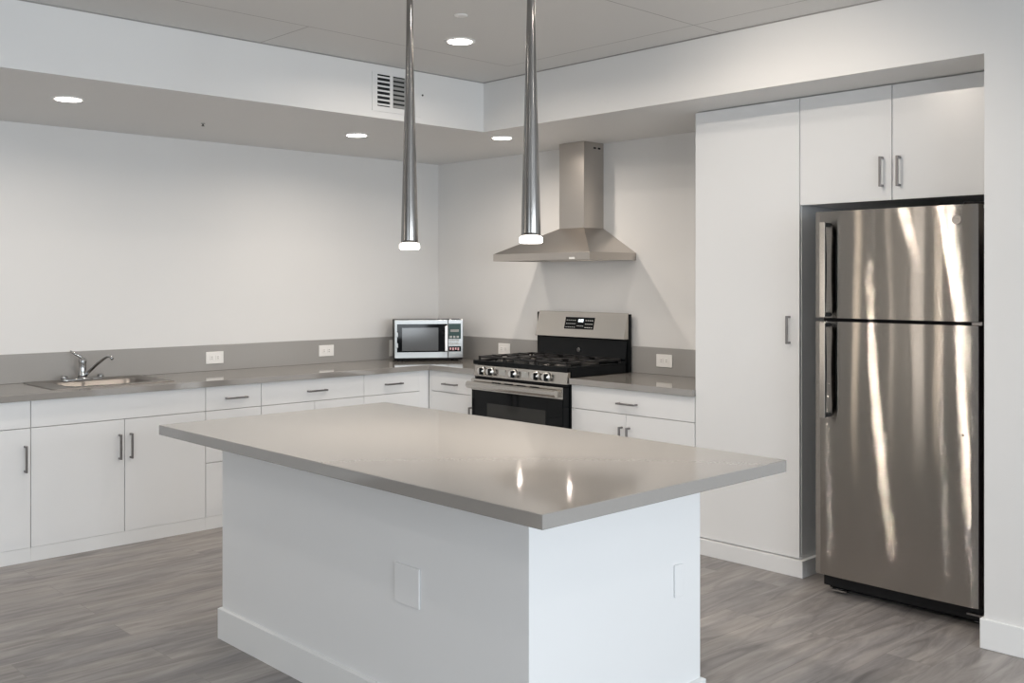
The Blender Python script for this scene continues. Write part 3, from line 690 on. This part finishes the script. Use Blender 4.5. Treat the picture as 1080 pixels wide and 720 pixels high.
face = lp('door', MB().box(0.003, W_ * .775, 0, .0195, .024, H_ + .002), M_MWSIL, mw, 0.003, 'silver door with dark window')
lp('door_glass', MB().box(0.022, W_ * .765, -.002, 0, .070, H_ - .030), M_GLASS, face)
lp('window', MB().box(0.060, W_ * .635, -.0028, -.002, .080, H_ - .058), M_MWGLASS, face)
lp('handle', MB().box(W_ * .725, W_ * .768, -.028, -.014, .078, H_ - .045).box(W_ * .735, W_ * .758, -.014, -.002, .082, .100).box(W_ * .735, W_ * .758, -.014, -.002, H_ - .072, H_ - .052), M_KNOB, face, 0.003)
cpm = lp('control_panel', MB().box(W_ * .778, W_ - .003, 0, .0195, .024, H_ + .002), M_MWSIL, mw, 0.003)
lp('panel_glass', MB().box(W_ * .785, W_ - .020, -.0018, 0, .168, H_ - .028), M_GREEN, cpm)
lp('display', MB().box(W_ * .81, W_ - .035, -.0026, -.0018, .222, .240), M_SLAT2, cpm)
for i in range(3):
    for j in range(3):
        xb = W_ * .80 + i * .026; lp('button', MB().box(xb, xb + .018, -.0045, -.0018 if j == 2 else 0, .124 + j * .026, .140 + j * .026), M_BUT, cpm, 0.001)
bk = lp('start_panel', MB().box(W_ * .785, W_ - .018, -.0018, 0, .072, .112), M_BLACK, cpm, 0.0)
pk = MB()
for i in range(4): pk.box(W_ * .80 + i * .020, W_ * .80 + i * .020 + .012, -.0026, -.0018, .082 if i % 2 else .086, .102)
lp('button_print', pk, M_PINK, bk)
lp('door_button', MB().box(W_ * .79, W_ - .018, -.003, 0, .034, .058), M_MWSIL, cpm, 0.002)
for zz in (.105, .185): lp('hinge_clip', MB().box(0.010, 0.030, -.004, -.0002, zz, zz + .035), M_MWSIL, face, 0.002)

# ---------------------------------------------------------------- refrigerator
QX0, QX1 = 3.864, 4.645; QF = -0.800; QB = -0.735
fg = thing('refrigerator', 'tall stainless top-freezer refrigerator standing in the wall alcove', 'refrigerator', (4.26, -0.43, 0))
part('cabinet', MB().box(QX0 + .008, QX1 - .008, QB + .006, -.06, .03, 1.848), M_FSIDE, fg, 0.004)
part('toe_grille', MB().box(QX0 + .02, QX1 - .02, -.69, -.665, .012, .085), M_MATTE, fg)
def bowed(x0, x1, z0, z1, bulge=0.005, n=28):
    mb = MB(); vs = []; fs = []
    for i in range(n + 1):
        u = i / n; x = x0 + (x1 - x0) * u; e_ = 2 * u - 1
        y = QF + 0.004 - bulge * (1 - abs(e_) ** 2.6)
        if i in (0, n): y += 0.006
        vs += [(x, y, z0), (x, y, z1), (x, QB, z1), (x, QB, z0)]
    for i in range(n):
        a = i * 4; b = a + 4
        for k in range(1, 4): fs.append((a + k, b + k, b + (k + 1) % 4, a + (k + 1) % 4))
    fs += [(3, 2, 1, 0), (n * 4, n * 4 + 1, n * 4 + 2, n * 4 + 3)]
    mb.add(vs, fs, False)
    # the front sheet keeps its own vertices so that its shading stays straight up and down
    fr = []
    for i in range(1, n): fr += [vs[i * 4], vs[i * 4 + 1]]
    mb.add(fr, [(2 * i, 2 * i + 2, 2 * i + 3, 2 * i + 1) for i in range(n - 2)], True)
    mb.add([vs[0], vs[1], vs[4], vs[5]], [(0, 2, 3, 1)]); mb.add([vs[(n - 1) * 4], vs[(n - 1) * 4 + 1], vs[n * 4], vs[n * 4 + 1]], [(0, 2, 3, 1)])
    return mb
fz = part('freezer_door', bowed(QX0, QX1, 1.347, 1.862), M_FRIDGE, fg, label='stainless upper freezer door')
fd = part('fridge_door', bowed(QX0, QX1, 0.100, 1.330), M_FRIDGE, fg, label='stainless lower door')
part('gasket', MB().box(QX0 + .012, QX1 - .012, QB, QB + .006, .10, 1.85), M_MATTE, fg)
def fhandle(par, z0, z1, flip):
    """bowed strap: thick dark core with a bright front face"""
    n = 14; core = MB(); st = MB(); cx0, cx1 = 3.924, 3.950
    cv = []; sv_ = []
    for i in range(n + 1):
        u = i / n; z = z0 + (z1 - z0) * u
        y = QF - .056; dp = .006 + .012 * math.sin(PI * u) ** 0.8
        cv += [(cx0, y, z), (cx1, y, z), (cx1, y + dp, z), (cx0, y + dp, z)]
        sv_ += [(cx0 - .001, y - .004, z), (cx1 + .001, y - .004, z), (cx1 + .001, y + .0005, z), (cx0 - .001, y + .0005, z)]
    fs = []
    for i in range(n):
        a = i * 4; b = a + 4
        for k in range(4): fs.append((a + k, a + (k + 1) % 4, b + (k + 1) % 4, b + k))
    fs += [(0, 1, 2, 3), (n * 4 + 3, n * 4 + 2, n * 4 + 1, n * 4)]
    core.add(cv, fs); st.add(sv_, fs)
    core.box(cx0 + .004, cx1 - .004, QF - .055, QF + .002, z1 - .022, z1 - .002)
    core.box(cx0 + .004, cx1 - .004, QF - .055, QF + .002, z0 + .002, z0 + .022)
    h = part('handle', core, M_BLACK, par, 0.0015, label='straight handle with dark sides')
    part('handle_face', st, M_STEEL, h, 0.001)
fhandle(fz, 1.352, 1.808, False)
fhandle(fd, 0.868, 1.326, True)
# badge, lock plug, hinge, feet
bd = part('badge', MB().lathe([(0.020, 0), (0.020, .002), (0.0175, .003), (0.016, .0015)], (4.555, QF - .0015, 1.795), 32, 'y'), M_HOOD, fz, label='small round metal badge')
sw = MB(); pts = []
for k in range(22):
    a = k / 21 * 2.2 * PI; r = .004 + .007 * k / 21; pts.append((4.555 + r * math.cos(a), QF - .0042, 1.795 + r * math.sin(a)))
sw.tube(pts, .0009, 6); part('emblem', sw, M_NICKEL, bd)
part('screw_cap', MB().lathe([(0.006, 0), (0.006, .002)], (4.583, QF - .0005, .850), 16, 'y'), M_MATTE, fd)
part('hinge', MB().box(QX1 - .03, QX1 + .014, QF + .012, QF + .05, 1.3325, 1.3445), M_NICKEL, fg, 0.001)
part('top_hinge', MB().box(QX1 - .07, QX1 - .01, -.78, -.70, 1.8625, 1.875), M_MATTE, fg, 0.002)
for fxx in (3.93, 4.59):
    part('foot', MB().lathe([(0.020, 0), (0.020, .012), (0.009, .014), (0.009, .0305)], (fxx, -.66, 0), 16), M_NICKEL, fg)
part('foot_bracket', MB().box(4.575, 4.640, -.745, -.66, .052, .060).box(4.632, 4.640, -.745, -.66, .030, .052), M_NICKEL, fg)
part('roller_bracket', MB().box(3.915, 3.995, -.735, -.727, .012, .020).box(3.915, 3.921, -.727, -.67, .012, .020).box(3.989, 3.995, -.727, -.67, .012, .020), M_CHROME, fg, label='bright metal levelling bracket near the floor')
